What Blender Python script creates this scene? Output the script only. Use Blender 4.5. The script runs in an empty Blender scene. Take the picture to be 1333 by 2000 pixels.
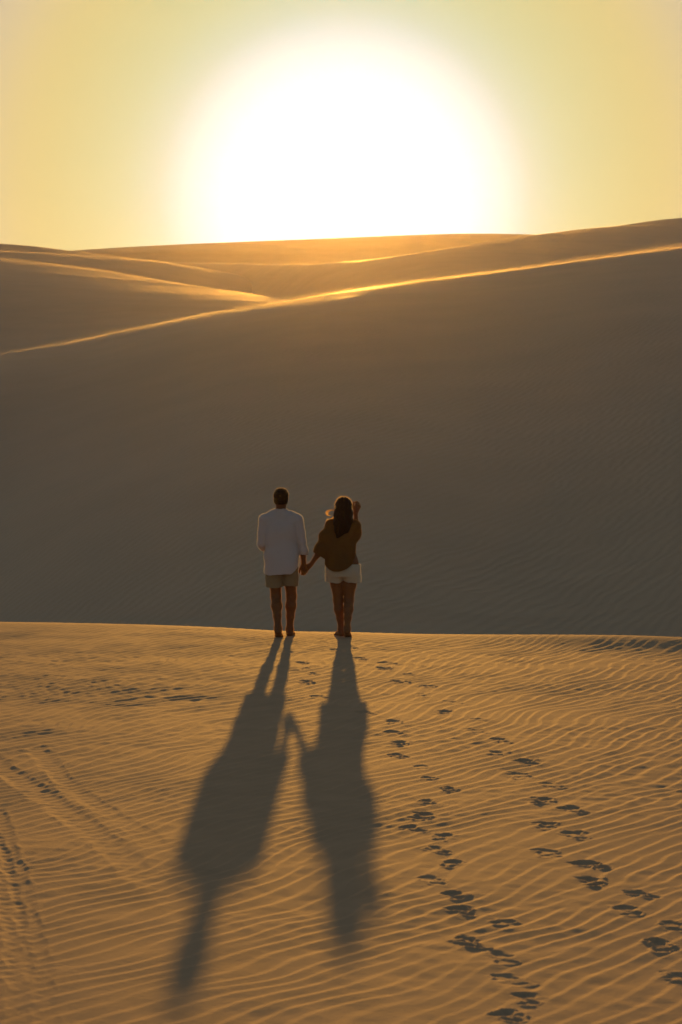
import bpy, math, random
import numpy as np
from mathutils import Vector

S = bpy.context.scene
COL = S.collection
R = math.radians

# ------------------------------------------------------------------ camera
CAM_H = 2.6
F_PX = 85.0 / 36.0 * 2000.0            # focal length in photo pixels
PITCH = math.atan((1000.0 - 822.0) / F_PX)
cam = bpy.data.cameras.new("camera")
cam.sensor_fit = 'VERTICAL'
cam.sensor_height = 36.0
cam.sensor_width = 24.0
cam.lens = 85.0
cam.clip_start = 0.5
cam.clip_end = 6000.0
cam.dof.use_dof = True
cam.dof.focus_distance = 27.0
cam.dof.aperture_fstop = 5.6
cam_o = bpy.data.objects.new("camera", cam)
COL.objects.link(cam_o)
cam_o.location = (0, 0, CAM_H)
cam_o.rotation_euler = (math.pi / 2 - PITCH, 0, 0)
S.camera = cam_o


def ray(px, py):
    a, b = (px - 666.5) / F_PX, (1000.0 - py) / F_PX
    c, s = math.cos(PITCH), math.sin(PITCH)
    return a, c + b * s, -s + b * c      # world x, y, z (not normalised)


def at(px, py, D):
    x, y, z = ray(px, py)
    return x / y * D, D, CAM_H + z / y * D


def on_ground(px, py, z=0.0):
    x, y, zz = ray(px, py)
    k = (z - CAM_H) / zz
    return x * k, y * k


# ------------------------------------------------------------------ sun and sky
sx, sy, sz = ray(668, 364)
SUN = Vector((sx, sy, sz)).normalized()
SUN_EL = math.asin(SUN.z)
SUN_AZ = math.atan2(SUN.x, SUN.y)       # clockwise from +Y
EXPOSURE = 0.0

sun = bpy.data.lights.new("sun", 'SUN')
sun.energy = 3.5
sun.angle = R(0.45)
sun.color = (1.0, 0.46, 0.07)
sun_o = bpy.data.objects.new("sun", sun)
COL.objects.link(sun_o)
sun_o.rotation_euler = SUN.to_track_quat('Z', 'Y').to_euler()
sun_o.location = (0, 60, 60)

W = bpy.data.worlds.new("World")
S.world = W
W.use_nodes = True
nt = W.node_tree
nt.nodes.clear()
N = nt.nodes.new
L = nt.links.new
out = N('ShaderNodeOutputWorld')
sky = N('ShaderNodeTexSky')
sky.sky_type = 'NISHITA'
sky.sun_disc = False
sky.sun_elevation = SUN_EL
sky.sun_rotation = SUN_AZ
sky.altitude = 20
sky.air_density = 1.0
sky.dust_density = 2.0
sky.ozone_density = 1.0
bg1 = N('ShaderNodeBackground')
bg1.inputs['Strength'].default_value = 0.085
L(sky.outputs[0], bg1.inputs['Color'])
# glow of the dusty air round the sun (by angle from the sun)
tc = N('ShaderNodeTexCoord')
dot = N('ShaderNodeVectorMath'); dot.operation = 'DOT_PRODUCT'
nrm = N('ShaderNodeVectorMath'); nrm.operation = 'NORMALIZE'
L(tc.outputs['Generated'], nrm.inputs[0])
L(nrm.outputs[0], dot.inputs[0])
dot.inputs[1].default_value = Vector(ray(675, 386)).normalized()   # the glow hangs a little lower, where the air is thicker
acos = N('ShaderNodeMath'); acos.operation = 'ARCCOSINE'
L(dot.outputs['Value'], acos.inputs[0])
mr = N('ShaderNodeMapRange')
mr.inputs['From Max'].default_value = R(45)
L(acos.outputs[0], mr.inputs['Value'])
ramp = N('ShaderNodeValToRGB')
ramp.color_ramp.interpolation = 'B_SPLINE'
L(mr.outputs[0], ramp.inputs['Fac'])
K = 2 ** -EXPOSURE
STOPS = [(0.0, (1.30, 1.25, 1.1)), (2.5, (1.10, 1.13, 1.08)), (3.15, (.90, .95, .92)), (3.8, (.61, .75, .75)), (4.4, (.50, .64, .50)),
         (5.3, (.55, .61, .35)), (6.6, (.64, .575, .265)), (7.8, (.72, .575, .24)), (9.2, (.66, .54, .36)),
         (13, (.52, .42, .28)), (20, (.30, .26, .20)), (45, (.10, .09, .08))]
els = ramp.color_ramp.elements
while len(els) < len(STOPS):
    els.new(0.5)
for e, (a, c) in zip(els, STOPS):
    e.position = a / 45.0
    e.color = (c[0] * K, c[1] * K, c[2] * K, 1)
# away from the sun the clear sky takes over
wt = N('ShaderNodeMapRange')
wt.interpolation_type = 'SMOOTHSTEP'
wt.inputs['From Min'].default_value = R(11)
wt.inputs['From Max'].default_value = R(42)
wt.inputs['To Min'].default_value = 1.0
wt.inputs['To Max'].default_value = 0.0
L(acos.outputs[0], wt.inputs['Value'])
bg2 = N('ShaderNodeBackground')
L(ramp.outputs[0], bg2.inputs['Color'])
mixs = N('ShaderNodeMixShader')
L(wt.outputs[0], mixs.inputs['Fac'])
L(bg1.outputs[0], mixs.inputs[1])
L(bg2.outputs[0], mixs.inputs[2])
L(mixs.outputs[0], out.inputs['Surface'])

S.view_settings.view_transform = 'Standard'
S.view_settings.look = 'None'
S.view_settings.exposure = EXPOSURE
S.view_settings.gamma = 1.0
S.render.engine = 'CYCLES'
S.cycles.use_denoising = True
S.cycles.max_bounces = 6
S.cycles.diffuse_bounces = 3
S.cycles.volume_bounces = 0
S.cycles.sample_clamp_indirect = 4.0

# ------------------------------------------------------------------ helpers
def mesh_obj(name, verts, faces, mat, parent=None, smooth=True, loc=None):
    me = bpy.data.meshes.new(name)
    verts = np.asarray(verts, dtype=np.float32)
    if isinstance(faces, np.ndarray) and faces.ndim == 2:
        n, k = faces.shape
        me.vertices.add(len(verts))
        me.vertices.foreach_set("co", verts.ravel())
        me.loops.add(n * k)
        me.loops.foreach_set("vertex_index", faces.astype(np.int32).ravel())
        me.polygons.add(n)
        me.polygons.foreach_set("loop_start", np.arange(0, n * k, k, dtype=np.int32))
        me.polygons.foreach_set("loop_total", np.full(n, k, dtype=np.int32))
        me.update(calc_edges=True)
        me.validate()
    else:
        me.from_pydata([tuple(map(float, v)) for v in verts], [], faces)
    if smooth:
        me.polygons.foreach_set("use_smooth", np.ones(len(me.polygons), dtype=bool))
    me.materials.append(mat)
    o = bpy.data.objects.new(name, me)
    COL.objects.link(o)
    if parent is not None:
        o.parent = parent
    if loc is not None:
        o.location = loc
    return o


def grid_faces(nr, nc):
    i = np.arange(nr - 1)[:, None] * nc + np.arange(nc - 1)[None, :]
    i = i.ravel()
    return np.stack([i, i + 1, i + nc + 1, i + nc], 1)


class Field:
    """Complex band-limited noise on a periodic grid, sampled smoothly."""
    def __init__(self, nx, ny, cell, filt, seed):
        rng = np.random.default_rng(seed)
        w = rng.standard_normal((ny, nx))
        kx = np.fft.fftfreq(nx, cell)[None, :] * 2 * math.pi
        ky = np.fft.fftfreq(ny, cell)[:, None] * 2 * math.pi
        a = np.fft.ifft2(np.fft.fft2(w) * filt(kx, ky))
        self.a = (a / np.sqrt(np.mean(np.abs(a) ** 2))).astype(np.complex64)
        self.n, self.cell = (ny, nx), cell

    def __call__(self, x, y):
        ny, nx = self.n
        fx, fy = x / self.cell, y / self.cell
        ix, iy = np.floor(fx).astype(np.int64), np.floor(fy).astype(np.int64)
        tx, ty = (fx - ix).astype(np.float32), (fy - iy).astype(np.float32)

        def wts(t):
            return (((-.5 * t + 1) * t - .5) * t, (1.5 * t - 2.5) * t * t + 1, ((-1.5 * t + 2) * t + .5) * t, (.5 * t - .5) * t * t)
        wx, wy = wts(tx), wts(ty)
        r = 0
        for j in range(4):
            jj = (iy + j - 1) % ny
            row = 0
            for i in range(4):
                row = row + wx[i] * self.a[jj, (ix + i - 1) % nx]
            r = r + wy[j] * row
        return r


def lowpass(wl, ax=1.0, ay=1.0):
    """real smooth noise: wavelength wl, stretched ax / ay times"""
    k0 = 2 * math.pi / wl
    def f(kx, ky):
        k2 = ((kx * ax) ** 2 + (ky * ay) ** 2) / k0 ** 2
        return np.exp(-k2 * .7) * (k2 > 0)
    return f


def sstep(a, b, x):
    t = np.clip((x - a) / (b - a), 0, 1)
    return t * t * (3 - 2 * t)


def interp(x, xs, ys):
    """smooth (monotone-ish cubic) interpolation with linear ends"""
    xs, ys = np.asarray(xs, float), np.asarray(ys, float)
    m = np.gradient(ys, xs)
    x = np.asarray(x, float)
    i = np.clip(np.searchsorted(xs, x) - 1, 0, len(xs) - 2)
    h = xs[i + 1] - xs[i]
    t = (x - xs[i]) / h
    tc_ = np.clip(t, 0, 1)
    h00 = 2 * tc_ ** 3 - 3 * tc_ ** 2 + 1
    h10 = tc_ ** 3 - 2 * tc_ ** 2 + tc_
    h01 = -2 * tc_ ** 3 + 3 * tc_ ** 2
    h11 = tc_ ** 3 - tc_ ** 2
    v = h00 * ys[i] + h10 * h * m[i] + h01 * ys[i + 1] + h11 * h * m[i + 1]
    return v + np.where(t < 0, t * h * m[0], 0) + np.where(t > 1, (t - 1) * h * m[-1], 0)


# ------------------------------------------------------------------ materials
def material(name, base, rough=.8, spec=.3, sheen=0., transl=0., transl_col=None, bump=None, noise=None):
    m = bpy.data.materials.new(name)
    m.use_nodes = True
    t = m.node_tree
    b = t.nodes['Principled BSDF']
    b.inputs['Base Color'].default_value = (*base, 1)
    b.inputs['Roughness'].default_value = rough
    b.inputs['Specular IOR Level'].default_value = spec
    b.inputs['Sheen Weight'].default_value = sheen
    b.inputs['Sheen Roughness'].default_value = .3
    b.inputs['Sheen Tint'].default_value = (1, .72, .42, 1)
    tcn = t.nodes.new('ShaderNodeTexCoord')
    if noise:                                  # (scale, amount): slight mottling of the colour
        n = t.nodes.new('ShaderNodeTexNoise')
        n.inputs['Scale'].default_value = noise[0]
        n.inputs['Detail'].default_value = 6
        t.links.new(tcn.outputs['Object'], n.inputs['Vector'])
        r = t.nodes.new('ShaderNodeMapRange')
        r.inputs['From Min'].default_value = .3
        r.inputs['From Max'].default_value = .7
        r.inputs['To Min'].default_value = 1 - noise[1]
        r.inputs['To Max'].default_value = 1 + noise[1]
        t.links.new(n.outputs['Fac'], r.inputs['Value'])
        mx = t.nodes.new('ShaderNodeVectorMath')
        mx.operation = 'SCALE'
        mx.inputs[0].default_value = base
        t.links.new(r.outputs[0], mx.inputs['Scale'])
        t.links.new(mx.outputs[0], b.inputs['Base Color'])
    if bump:                                   # list of (scale, height, (stretch xyz))
        prev = None
        for sc, ht, st in bump:
            mp = t.nodes.new('ShaderNodeMapping')
            mp.inputs['Scale'].default_value = st
            n = t.nodes.new('ShaderNodeTexNoise')
            n.inputs['Scale'].default_value = sc
            n.inputs['Detail'].default_value = 5
            t.links.new(tcn.outputs['Object'], mp.inputs['Vector'])
            t.links.new(mp.outputs[0], n.inputs['Vector'])
            bu = t.nodes.new('ShaderNodeBump')
            bu.inputs['Distance'].default_value = ht
            bu.inputs['Strength'].default_value = 1
            t.links.new(n.outputs['Fac'], bu.inputs['Height'])
            if prev:
                t.links.new(prev.outputs[0], bu.inputs['Normal'])
            prev = bu
        t.links.new(prev.outputs[0], b.inputs['Normal'])
    if transl > 0:
        tr = t.nodes.new('ShaderNodeBsdfTranslucent')
        tr.inputs['Color'].default_value = (*(transl_col or base), 1)
        mix = t.nodes.new('ShaderNodeMixShader')
        mix.inputs['Fac'].default_value = transl
        t.links.new(b.outputs[0], mix.inputs[1])
        t.links.new(tr.outputs[0], mix.inputs[2])
        t.links.new(mix.outputs[0], t.nodes['Material Output'].inputs['Surface'])
    return m


SAND = (.62, .40, .235)
m_sand = material("rippled_sand", SAND, rough=.85, spec=.12, noise=(3.0, .06), bump=[(160, .0016, (1, 1, 1)), (30, .002, (1, 1, 1))])
def face_ripples(m):
    t = m.node_tree
    b = t.nodes['Principled BSDF']
    tcn = t.nodes.new('ShaderNodeTexCoord')
    mp = t.nodes.new('ShaderNodeMapping')
    mp.inputs['Rotation'].default_value = (0, 0, R(31))
    wv = t.nodes.new('ShaderNodeTexWave')
    wv.inputs['Scale'].default_value = .8
    wv.inputs['Distortion'].default_value = 7
    wv.inputs['Detail'].default_value = 3
    wv.inputs['Detail Scale'].default_value = .9
    t.links.new(tcn.outputs['Object'], mp.inputs['Vector'])
    t.links.new(mp.outputs[0], wv.inputs['Vector'])
    n = t.nodes.new('ShaderNodeTexNoise')
    n.inputs['Scale'].default_value = .07
    t.links.new(tcn.outputs['Object'], n.inputs['Vector'])
    mu = t.nodes.new('ShaderNodeMath'); mu.operation = 'MULTIPLY'
    t.links.new(wv.outputs['Fac'], mu.inputs[0])
    t.links.new(n.outputs['Fac'], mu.inputs[1])
    bu = t.nodes.new('ShaderNodeBump')
    bu.inputs['Distance'].default_value = .020
    t.links.new(mu.outputs[0], bu.inputs['Height'])
    old = b.inputs['Normal'].links[0].from_socket
    t.links.new(old, bu.inputs['Normal'])
    t.links.new(bu.outputs[0], b.inputs['Normal'])
    return m


m_dune = material("dune_sand", SAND, rough=.60, spec=.45, noise=(.25, .05), bump=[(9, .012, (1, 1, 1)), (.8, .05, (.15, 1, 1))])

face_ripples(m_dune)

# ------------------------------------------------------------------ near sand with ripples, prints and tracks
def crest_y(x):
    """where the near sand breaks away behind the couple"""
    xs = [-4.45, -3.2, -1.6, -.6, .2, 1.2, 2.4, 3.9]
    ps = [(0, 1219), (170, 1222), (405, 1230), (560, 1238), (700, 1240), (870, 1246), (1080, 1255), (1333, 1266)]
    return interp(x, xs, [on_ground(*p)[1] for p in ps])


def dist_poly(x, y, pts):
    """distance to a polyline, with the signed side and the run along it"""
    best = np.full(x.shape, 1e9); run = np.zeros(x.shape); sd = np.zeros(x.shape)
    acc = 0.
    for (ax, ay), (bx, by) in zip(pts[:-1], pts[1:]):
        dx, dy = bx - ax, by - ay
        l = math.hypot(dx, dy)
        t = np.clip(((x - ax) * dx + (y - ay) * dy) / l ** 2, 0, 1)
        d = np.hypot(x - ax - t * dx, y - ay - t * dy)
        m = d < best
        best = np.where(m, d, best)
        run = np.where(m, acc + t * l, run)
        sd = np.where(m, np.sign((x - ax) * dy - (y - ay) * dx), sd)
        acc += l
    return best, sd, run


PRINTS_R = [(1322, 1910), (1290, 1845), (1312, 1808), (1232, 1778), (1256, 1747), (1160, 1722), (1155, 1690), (1070, 1667), (1120, 1632),
            (1068, 1613), (1120, 1583), (1062, 1565), (1075, 1535), (1012, 1516), (1028, 1490), (972, 1473), (977, 1447), (930, 1429),
            (935, 1407), (868, 1391), (887, 1372), (832, 1360), (835, 1341), (780, 1331), (800, 1318), (750, 1306), (757, 1296), (710, 1287), (697, 1268), (655, 1270)]
PRINTS_L = [(988, 1984), (1038, 1950), (995, 1914), (985, 1870), (915, 1840), (985, 1803), (903, 1778), (890, 1748), (842, 1720), (888, 1687),
            (853, 1660), (866, 1635), (805, 1619), (828, 1595), (832, 1568), (878, 1543), (838, 1522), (828, 1500), (780, 1477), (783, 1453),
            (771, 1432), (770, 1410), (710, 1392), (670, 1378), (625, 1360), (600, 1332), (612, 1317), (595, 1307), (590, 1295), (570, 1275),
            (635, 1257), (528, 1255), (612, 1256)]


def ground_height(x, y):
    cd = math.hypot(1, 1.65)
    cx, cy = 1 / cd, 1.65 / cd                   # along the ripple crests
    nx_, ny_ = -cy, cx                            # across them
    warp = Field(256, 256, .16, lowpass(4.0), 5)(x, y)
    warp2 = Field(256, 256, .08, lowpass(1.1), 6)(x, y)
    xw = x + .12 * warp.real + .035 * warp2.real
    yt = np.linspace(-100, 4000, 41001)                # ripples grow a little longer towards the brow
    yi = np.cumsum(1 / (1 + .38 * sstep(13, 25, yt))) * .1
    yw = np.interp(y, yt, yi) + .12 * warp.imag + .035 * warp2.imag
    lam = .132
    k0 = 2 * math.pi / lam

    def band(kx, ky):
        kn, kc = kx * nx_ + ky * ny_, kx * cx + ky * cy
        return np.exp(-((kn - k0) / (.20 * k0)) ** 2 - (kc / (.115 * k0)) ** 2)
    rip = Field(1536, 2560, .0125, band, 11)(xw, yw)
    ph = np.angle(rip)
    am = np.abs(rip)
    am = np.clip(.30 + .60 * am / .8, 0, 1.10) * sstep(0, .25, am)
    lu = np.arange(512) / 512.
    prof = np.where(lu < .34, 1 - sstep(0, .34, lu), ((lu - .34) / .66) ** 1.25)     # short slope to the sun, long one away from it
    ker = np.exp(-((np.arange(512) - 256) / 16.) ** 2)
    prof = np.real(np.fft.ifft(np.fft.fft(prof) * np.fft.fft(np.fft.ifftshift(ker / ker.sum()))))
    prof = prof - prof.mean()
    fu = (ph / (2 * math.pi)) % 1.0 * 512
    i0 = fu.astype(int) % 512
    shape = prof[i0] + (fu - np.floor(fu)) * (prof[(i0 + 1) % 512] - prof[i0])
    patch = Field(256, 256, .16, lowpass(3.2), 21)(x, y).real
    A = .0061 * np.clip(1 + .08 * patch, .35, 2)
    A = A * (1 + .22 * sstep(.5, -2.2, x) * sstep(11, 15, y)) * (.55 + .45 * sstep(9.5, 13.5, y)) * (1 + .45 * sstep(15, 25, y))
    ripple = A * am * shape

    ripple += .0008 * Field(512, 512, .02, lowpass(.22), 12)(x, y).real * (1 + .4 * patch)
    ripple += .0007 * Field(512, 512, .03, lowpass(.42, .8, 1.6), 13)(x, y).real
    z = .004 * Field(256, 256, .16, lowpass(5.0), 31)(x, y).real * sstep(33, 25, y)
    z += .0008 * Field(256, 256, .08, lowpass(1.3), 32)(x, y).real

    # pockets where wind has scooped a ripple
    rng = np.random.default_rng(77)
    flat = np.ones_like(x)

    # tyre tracks
    def track(pts, half, depth, seed):
        nonlocal ripple, z
        P = [on_ground(*p) for p in pts]
        d, s, run = dist_poly(x, y, P)
        d = np.abs(d + .010 * Field(256, 256, .04, lowpass(.35), 60 + seed)(x, y).real)
        inside = sstep(half * 1.5, half * .35, d)
        fade = sstep(0, .6, run) * sstep(sum(math.hypot(P[i + 1][0] - P[i][0], P[i + 1][1] - P[i][1]) for i in range(len(P) - 1)), 0, run) ** .4
        tread = .0016 * np.cos(run * 2 * math.pi / .13 + 3 * np.abs(d) / half) * inside
        edge = .0026 * np.clip(1 + .8 * Field(256, 256, .04, lowpass(.3), 70 + seed)(x, y).real, 0, 2) * np.exp(-((d - half * 1.15) / (.25 * half)) ** 2)
        ripple = ripple * (1 - .75 * inside * fade)
        z += .75 * fade * (-depth * inside + edge + tread)
    track([(-60, 1440), (0, 1497), (100, 1562), (200, 1640), (300, 1722), (380, 1790)], .095, .011, 1)
    track([(60, 1450), (140, 1540), (270, 1622), (330, 1670)], .08, .008, 2)
    track([(-60, 1560), (0, 1668), (18, 1760), (32, 1850), (42, 2000), (46, 2080)], .06, .011, 3)
    track([(-10, 1570), (25, 1690), (55, 1790), (74, 1870), (90, 2000), (98, 2080)], .06, .008, 4)

    # footprints
    pr = random.Random(4)
    for trail, side0 in ((PRINTS_R, 1.12), (PRINTS_L, .98)):
        for n, p in enumerate(trail):
            fx, fy = on_ground(*p)
            q = trail[min(n + 2, len(trail) - 1)] if n + 2 < len(trail) else trail[n]
            q0 = trail[max(n - 2, 0)]
            gx, gy = on_ground(*q); hx, hy = on_ground(*q0)
            ang = math.atan2(gy - hy, gx - hx) if n + 2 < len(trail) else math.pi / 2
            ang += pr.uniform(.12, .42) if n % 2 == 0 else pr.uniform(-.25, .12)
            box = (np.abs(x - fx) < .45) & (np.abs(y - fy) < .45)
            idx = np.nonzero(box)
            if len(idx[0]) == 0:
                continue
            dx, dy = x[idx] - fx, y[idx] - fy
            wob = .018 * Field(64, 64, .03, lowpass(.10), 500 + n + int(side0 * 100))(dx + 1, dy + 1).real
            ca, sa = math.cos(ang), math.sin(ang)
            sc = side0 * pr.uniform(.74, .92)
            a = (dx * ca + dy * sa) / sc + wob * .7
            b = (-dx * sa + dy * ca) / sc + wob
            bend = 1 if n % 2 else -1
            b = b - bend * .25 * np.clip(a, -.2, .2) ** 2 / .2
            heel = np.hypot((a + .095) / .062, b / .050)
            ball = np.hypot((a - .075) / .075, (b + bend * .006) / .062)
            arch = np.hypot(a / .11, (b - bend * .018) / .030)
            dep = pr.uniform(.45, 1.15)
            hol = np.maximum(sstep(1.15, .62, heel) * pr.uniform(.8, 1.15), np.maximum(sstep(1.15, .6, ball) * pr.uniform(.8, 1.1), .55 * sstep(1.2, .6, arch)))
            dd = np.minimum(np.minimum(heel, ball), arch)
            rim = np.exp(-((dd - 1.32) / .20) ** 2) * (.7 + 25 * wob)
            toes = 0
            for tq in range(5):
                ta, tb = .155 - .012 * tq - .004 * tq * tq, bend * (-.036 + .019 * tq)
                toes = np.maximum(toes, sstep(1.2, .5, np.hypot((a - ta) / .017, (b - tb) / .012)))
            ridge = np.exp(-((a - .015) / .018) ** 2) * np.exp(-(b / .05) ** 2) * pr.uniform(.2, 1)
            ripple[idx] *= 1 - .9 * sstep(1.7, 1.05, dd)
            z[idx] += dep * sc * (-.0115 * hol - .006 * toes + .006 * np.clip(rim, 0, 1.3) + .005 * ridge + .10 * wob * sstep(1.6, .9, dd))
    # the break of slope behind the couple
    yc = crest_y(x)
    t = y - yc
    fall = np.where(t > 0, .16 * (np.sqrt(t * t + 1.2 ** 2) - 1.2), 0)
    lip = .100 * sstep(.4, 3.8, x) * np.exp(-((t - .5) / .9) ** 2)
    fade_r = sstep(34, 30, y) * sstep(3, 9, y)
    edge = 1 - .6 * sstep(-1.2, .2, t)
    z = z * sstep(-.0, -2.5, t) * fade_r + ripple * fade_r * edge + lip - np.minimum(fall, 6.5)
    return z


def build_ground():
    rows = [-60, -40, -25, -15, -8, -3, 1, 4, 6, 7.2, 8, 8.6, 9.0]
    y = 9.0
    while y < 31.6:
        y += min(.034, max(.011, .45 * 1.953 * y * y / (F_PX * CAM_H)))
        rows.append(y)
    st = .05
    while y < 1500:
        st *= 1.12
        y += st
        rows.append(y)
    rows = np.array(rows)
    u = list(np.linspace(-.19, .19, 760))
    du, e = u[1] - u[0], []
    v = u[-1]
    while v < 1.4:
        du *= 1.09
        v += du
        e.append(v)
    u = np.array([-a for a in reversed(e)] + u + e)
    wd = np.maximum(rows, 9.0)
    wd = np.where(rows < 4, 9 + (4 - rows) * .8, wd)
    x = wd[:, None] * u[None, :]
    x = np.clip(x, -1400, 1400) + 1e-4 * u[None, :] * wd[:, None]
    y = np.repeat(rows[:, None], len(u), 1)
    z = ground_height(x.ravel().astype(np.float64), y.ravel().astype(np.float64)).reshape(x.shape)
    o = mesh_obj("sand_ground", np.stack([x, y, z], 2).reshape(-1, 3), grid_faces(*x.shape), m_sand)
    o["kind"] = "structure"
    return o


ground = build_ground()


def ground_z(px, py_):
    return float(ground_height(np.array([px], float), np.array([py_], float))[0])


# ------------------------------------------------------------------ dunes
def dune_grid( crest, r, slope, near, back, back_slope=.12, seed=0, streak=.05, nt_=150, nu=420, span=(-1500, 2900), toe=0.):
    """A dune as a height field. crest: (photo x, photo y, distance); r: how round the top is (photo x, metres)."""
    cxp = [c[0] for c in crest]
    X = np.linspace(span[0], span[1], nu)
    D = interp(X, cxp, [c[2] for c in crest])
    Y = interp(X, cxp, [c[1] for c in crest])
    D = np.clip(D, .6 * min(c[2] for c in crest), 1.5 * max(c[2] for c in crest))
    P = np.array([at(a, b, d) for a, b, d in zip(X, Y, D)])
    s = np.linspace(0, 1, nt_)
    tn = -near * s[::-1] ** 1.8
    tb = back * np.linspace(0, 1, 40)[1:] ** 1.6
    t = np.concatenate([tn, tb])
    rr = interp(X, [a for a, _ in r], [b for _, b in r])[None, :]
    rr = np.maximum(rr, 2.0)
    T = t[:, None]
    los = (CAM_H - P[:, 2]) / D                    # slope of the line of sight at the crest, so the outline falls on it
    m = slope
    q = np.clip(-los, -.05, m * .6)                 # rise of the sight line per metre
    t0 = (q / m) / np.sqrt(1 - (q / m) ** 2) * rr[0]
    zoff = m * (np.sqrt(t0 ** 2 + rr[0] ** 2) - rr[0]) - q * t0
    Z = np.where(T < 0, -m * (np.sqrt(T * T + rr * rr) - rr), -back_slope * (np.sqrt(T * T + rr * rr * .3) - np.sqrt(rr * rr * .3)))
    Z = Z + (P[:, 2] + zoff)[None, :]
    xx = np.repeat(P[:, 0][None, :], len(t), 0)
    yy = P[:, 1][None, :] + T
    sc = float(np.mean(D)) / 160.0
    n1 = Field(256, 256, 1.0 * sc, lowpass(9 * sc, 3.5, .8), 100 + seed)
    n2 = Field(256, 256, .5 * sc, lowpass(3.5 * sc, 5.0, .8), 200 + seed)
    n3 = Field(256, 256, 2.0 * sc, lowpass(40 * sc, 1.4, 1), 300 + seed)
    # tilt the streaks a little across the crest line
    ys = yy + .10 * xx
    near_top = np.exp(-(T / (55 * sc)) ** 2)
    Z = Z + streak * sc * near_top * (n1(xx, ys).real * .8 + n2(xx, ys).real * .22) * (1 - np.exp(-(T / (4 * sc)) ** 2))
    Z = Z + .16 * sc * n3(xx, ys).real * (1 - np.exp(-(T / (30 * sc)) ** 2))
    Z = np.maximum(Z, -9 + 0 * Z)
    return xx, yy, Z, T + t0[None, :]


def dune(name, *a, **k):
    xx, yy, Z, T = dune_grid(*a, **k)
    o = mesh_obj(name, np.stack([xx, yy, Z], 2).reshape(-1, 3), grid_faces(*xx.shape), m_dune)
    o["kind"] = "structure"
    return xx, yy, Z, T


def drift_material(name, dens):
    m = bpy.data.materials.new(name)
    m.use_nodes = True
    t = m.node_tree
    t.nodes.clear()
    o_ = t.nodes.new('ShaderNodeOutputMaterial')
    p = t.nodes.new('ShaderNodeVolumePrincipled')
    p.inputs['Color'].default_value = (.95, .85, .7, 1)
    p.inputs['Density'].default_value = dens
    p.inputs['Anisotropy'].default_value = .90
    t.links.new(p.outputs[0], o_.inputs['Volume'])
    return m


def drift(grid, high, front, behind, dens, seed, right=0.):
    """sand blown over a dune's top: a thin streaky layer of lit dust lying on the slope near the crest"""
    xx, yy, Z, T = grid
    sc = float(np.mean(yy)) / 160.0
    ro = (T.max(1) > -front * 1.6) & (T.min(1) < behind * 1.6)
    x, y, z, t = xx[ro], yy[ro], Z[ro], T[ro]
    n1 = Field(256, 256, .5 * sc, lowpass(6 * sc, 6, .7), 700 + seed)(x, y + .12 * x).real
    n2 = Field(256, 256, .25 * sc, lowpass(2.2 * sc, 8, .7), 800 + seed)(x, y + .12 * x).real
    n3 = Field(256, 256, 1.0 * sc, lowpass(22 * sc, 1.5, 1), 900 + seed)(x, y).real
    win = np.where(t < 0, np.exp(-(t / front) ** 2 * 1.4), np.exp(-(t / behind) ** 2 * 1.4))     # t is counted from the visible brow
    hgt = high * win * np.clip(.55 + .33 * n1 + .22 * n2 + .10 * n3, 0, 2) - .06 * high
    hgt = hgt * (1 + right * sstep(2, 22, x))
    top, bot = z + hgt, z - .25 * high
    top = np.maximum(top, bot + .01)
    nr, nc = x.shape
    V = np.concatenate([np.stack([x, y, top], 2).reshape(-1, 3), np.stack([x, y, bot], 2).reshape(-1, 3)])
    f = grid_faces(nr, nc)
    n = nr * nc
    e = [f, f[:, ::-1] + n]
    for a, b in [(np.arange(nc - 1), np.arange(1, nc)), ((nr - 1) * nc + np.arange(1, nc), (nr - 1) * nc + np.arange(nc - 1)),
                 (np.arange(1, nr) * nc, np.arange(nr - 1) * nc), (np.arange(nr - 1) * nc + nc - 1, np.arange(1, nr) * nc + nc - 1)]:
        e.append(np.stack([b, a, a + n, b + n], 1))
    o = mesh_obj("blown_sand", V, np.concatenate(e), drift_material("blown_sand_air", dens))
    o["kind"] = "stuff"


gA = dune("dune", [(-700, 860, 110), (-300, 760, 125), (0, 697, 138), (200, 660, 148), (400, 619, 156), (480, 604, 158), (580, 588, 160), (700, 566, 163), (850, 545, 166), (1000, 525, 170),
              (1100, 507, 174), (1200, 492, 178), (1333, 470, 184), (1700, 420, 200), (2200, 380, 220)],
     [(0, 16), (250, 30), (420, 48), (600, 60), (850, 55), (1100, 75), (1333, 80)], .23, 150, 120, seed=1, nt_=320, nu=620, streak=.05)
gB = dune("dune", [(-700, 470, 325), (-200, 486, 328), (0, 501, 330), (130, 516, 325), (250, 533, 317), (400, 558, 300), (520, 577, 283), (610, 592, 272), (800, 640, 262), (1100, 720, 250)],
     [(0, 90), (300, 100), (600, 110)], .22, 200, 60, seed=2, nt_=220)
gF = dune("dune", [(-700, 470, 375), (-100, 484, 385), (0, 489, 390), (120, 494, 391), (220, 502, 392), (330, 512, 393), (440, 530, 395), (560, 556, 400), (900, 640, 410)],
     [(0, 85), (600, 85)], .27, 140, 60, seed=3)
gE = dune("dune", [(-700, 440, 410), (-200, 466, 430), (0, 474, 440), (80, 480, 442), (150, 489, 444), (220, 499, 446), (300, 508, 448), (500, 540, 452), (900, 620, 460)],
     [(0, 60), (600, 60)], .30, 130, 60, seed=4)
gC = dune("dune", [(-700, 560, 470), (0, 520, 470), (200, 510, 465), (350, 512, 450), (500, 515, 395), (640, 515, 342), (750, 504, 338), (830, 491, 348), (900, 478, 368), (1010, 459, 395), (1200, 436, 425), (1333, 425, 440), (1700, 405, 450), (2300, 400, 450)],
     [(0, 20), (640, 50), (900, 140), (1100, 130), (1333, 60)], .26, 210, 100, seed=5, nt_=220)
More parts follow.
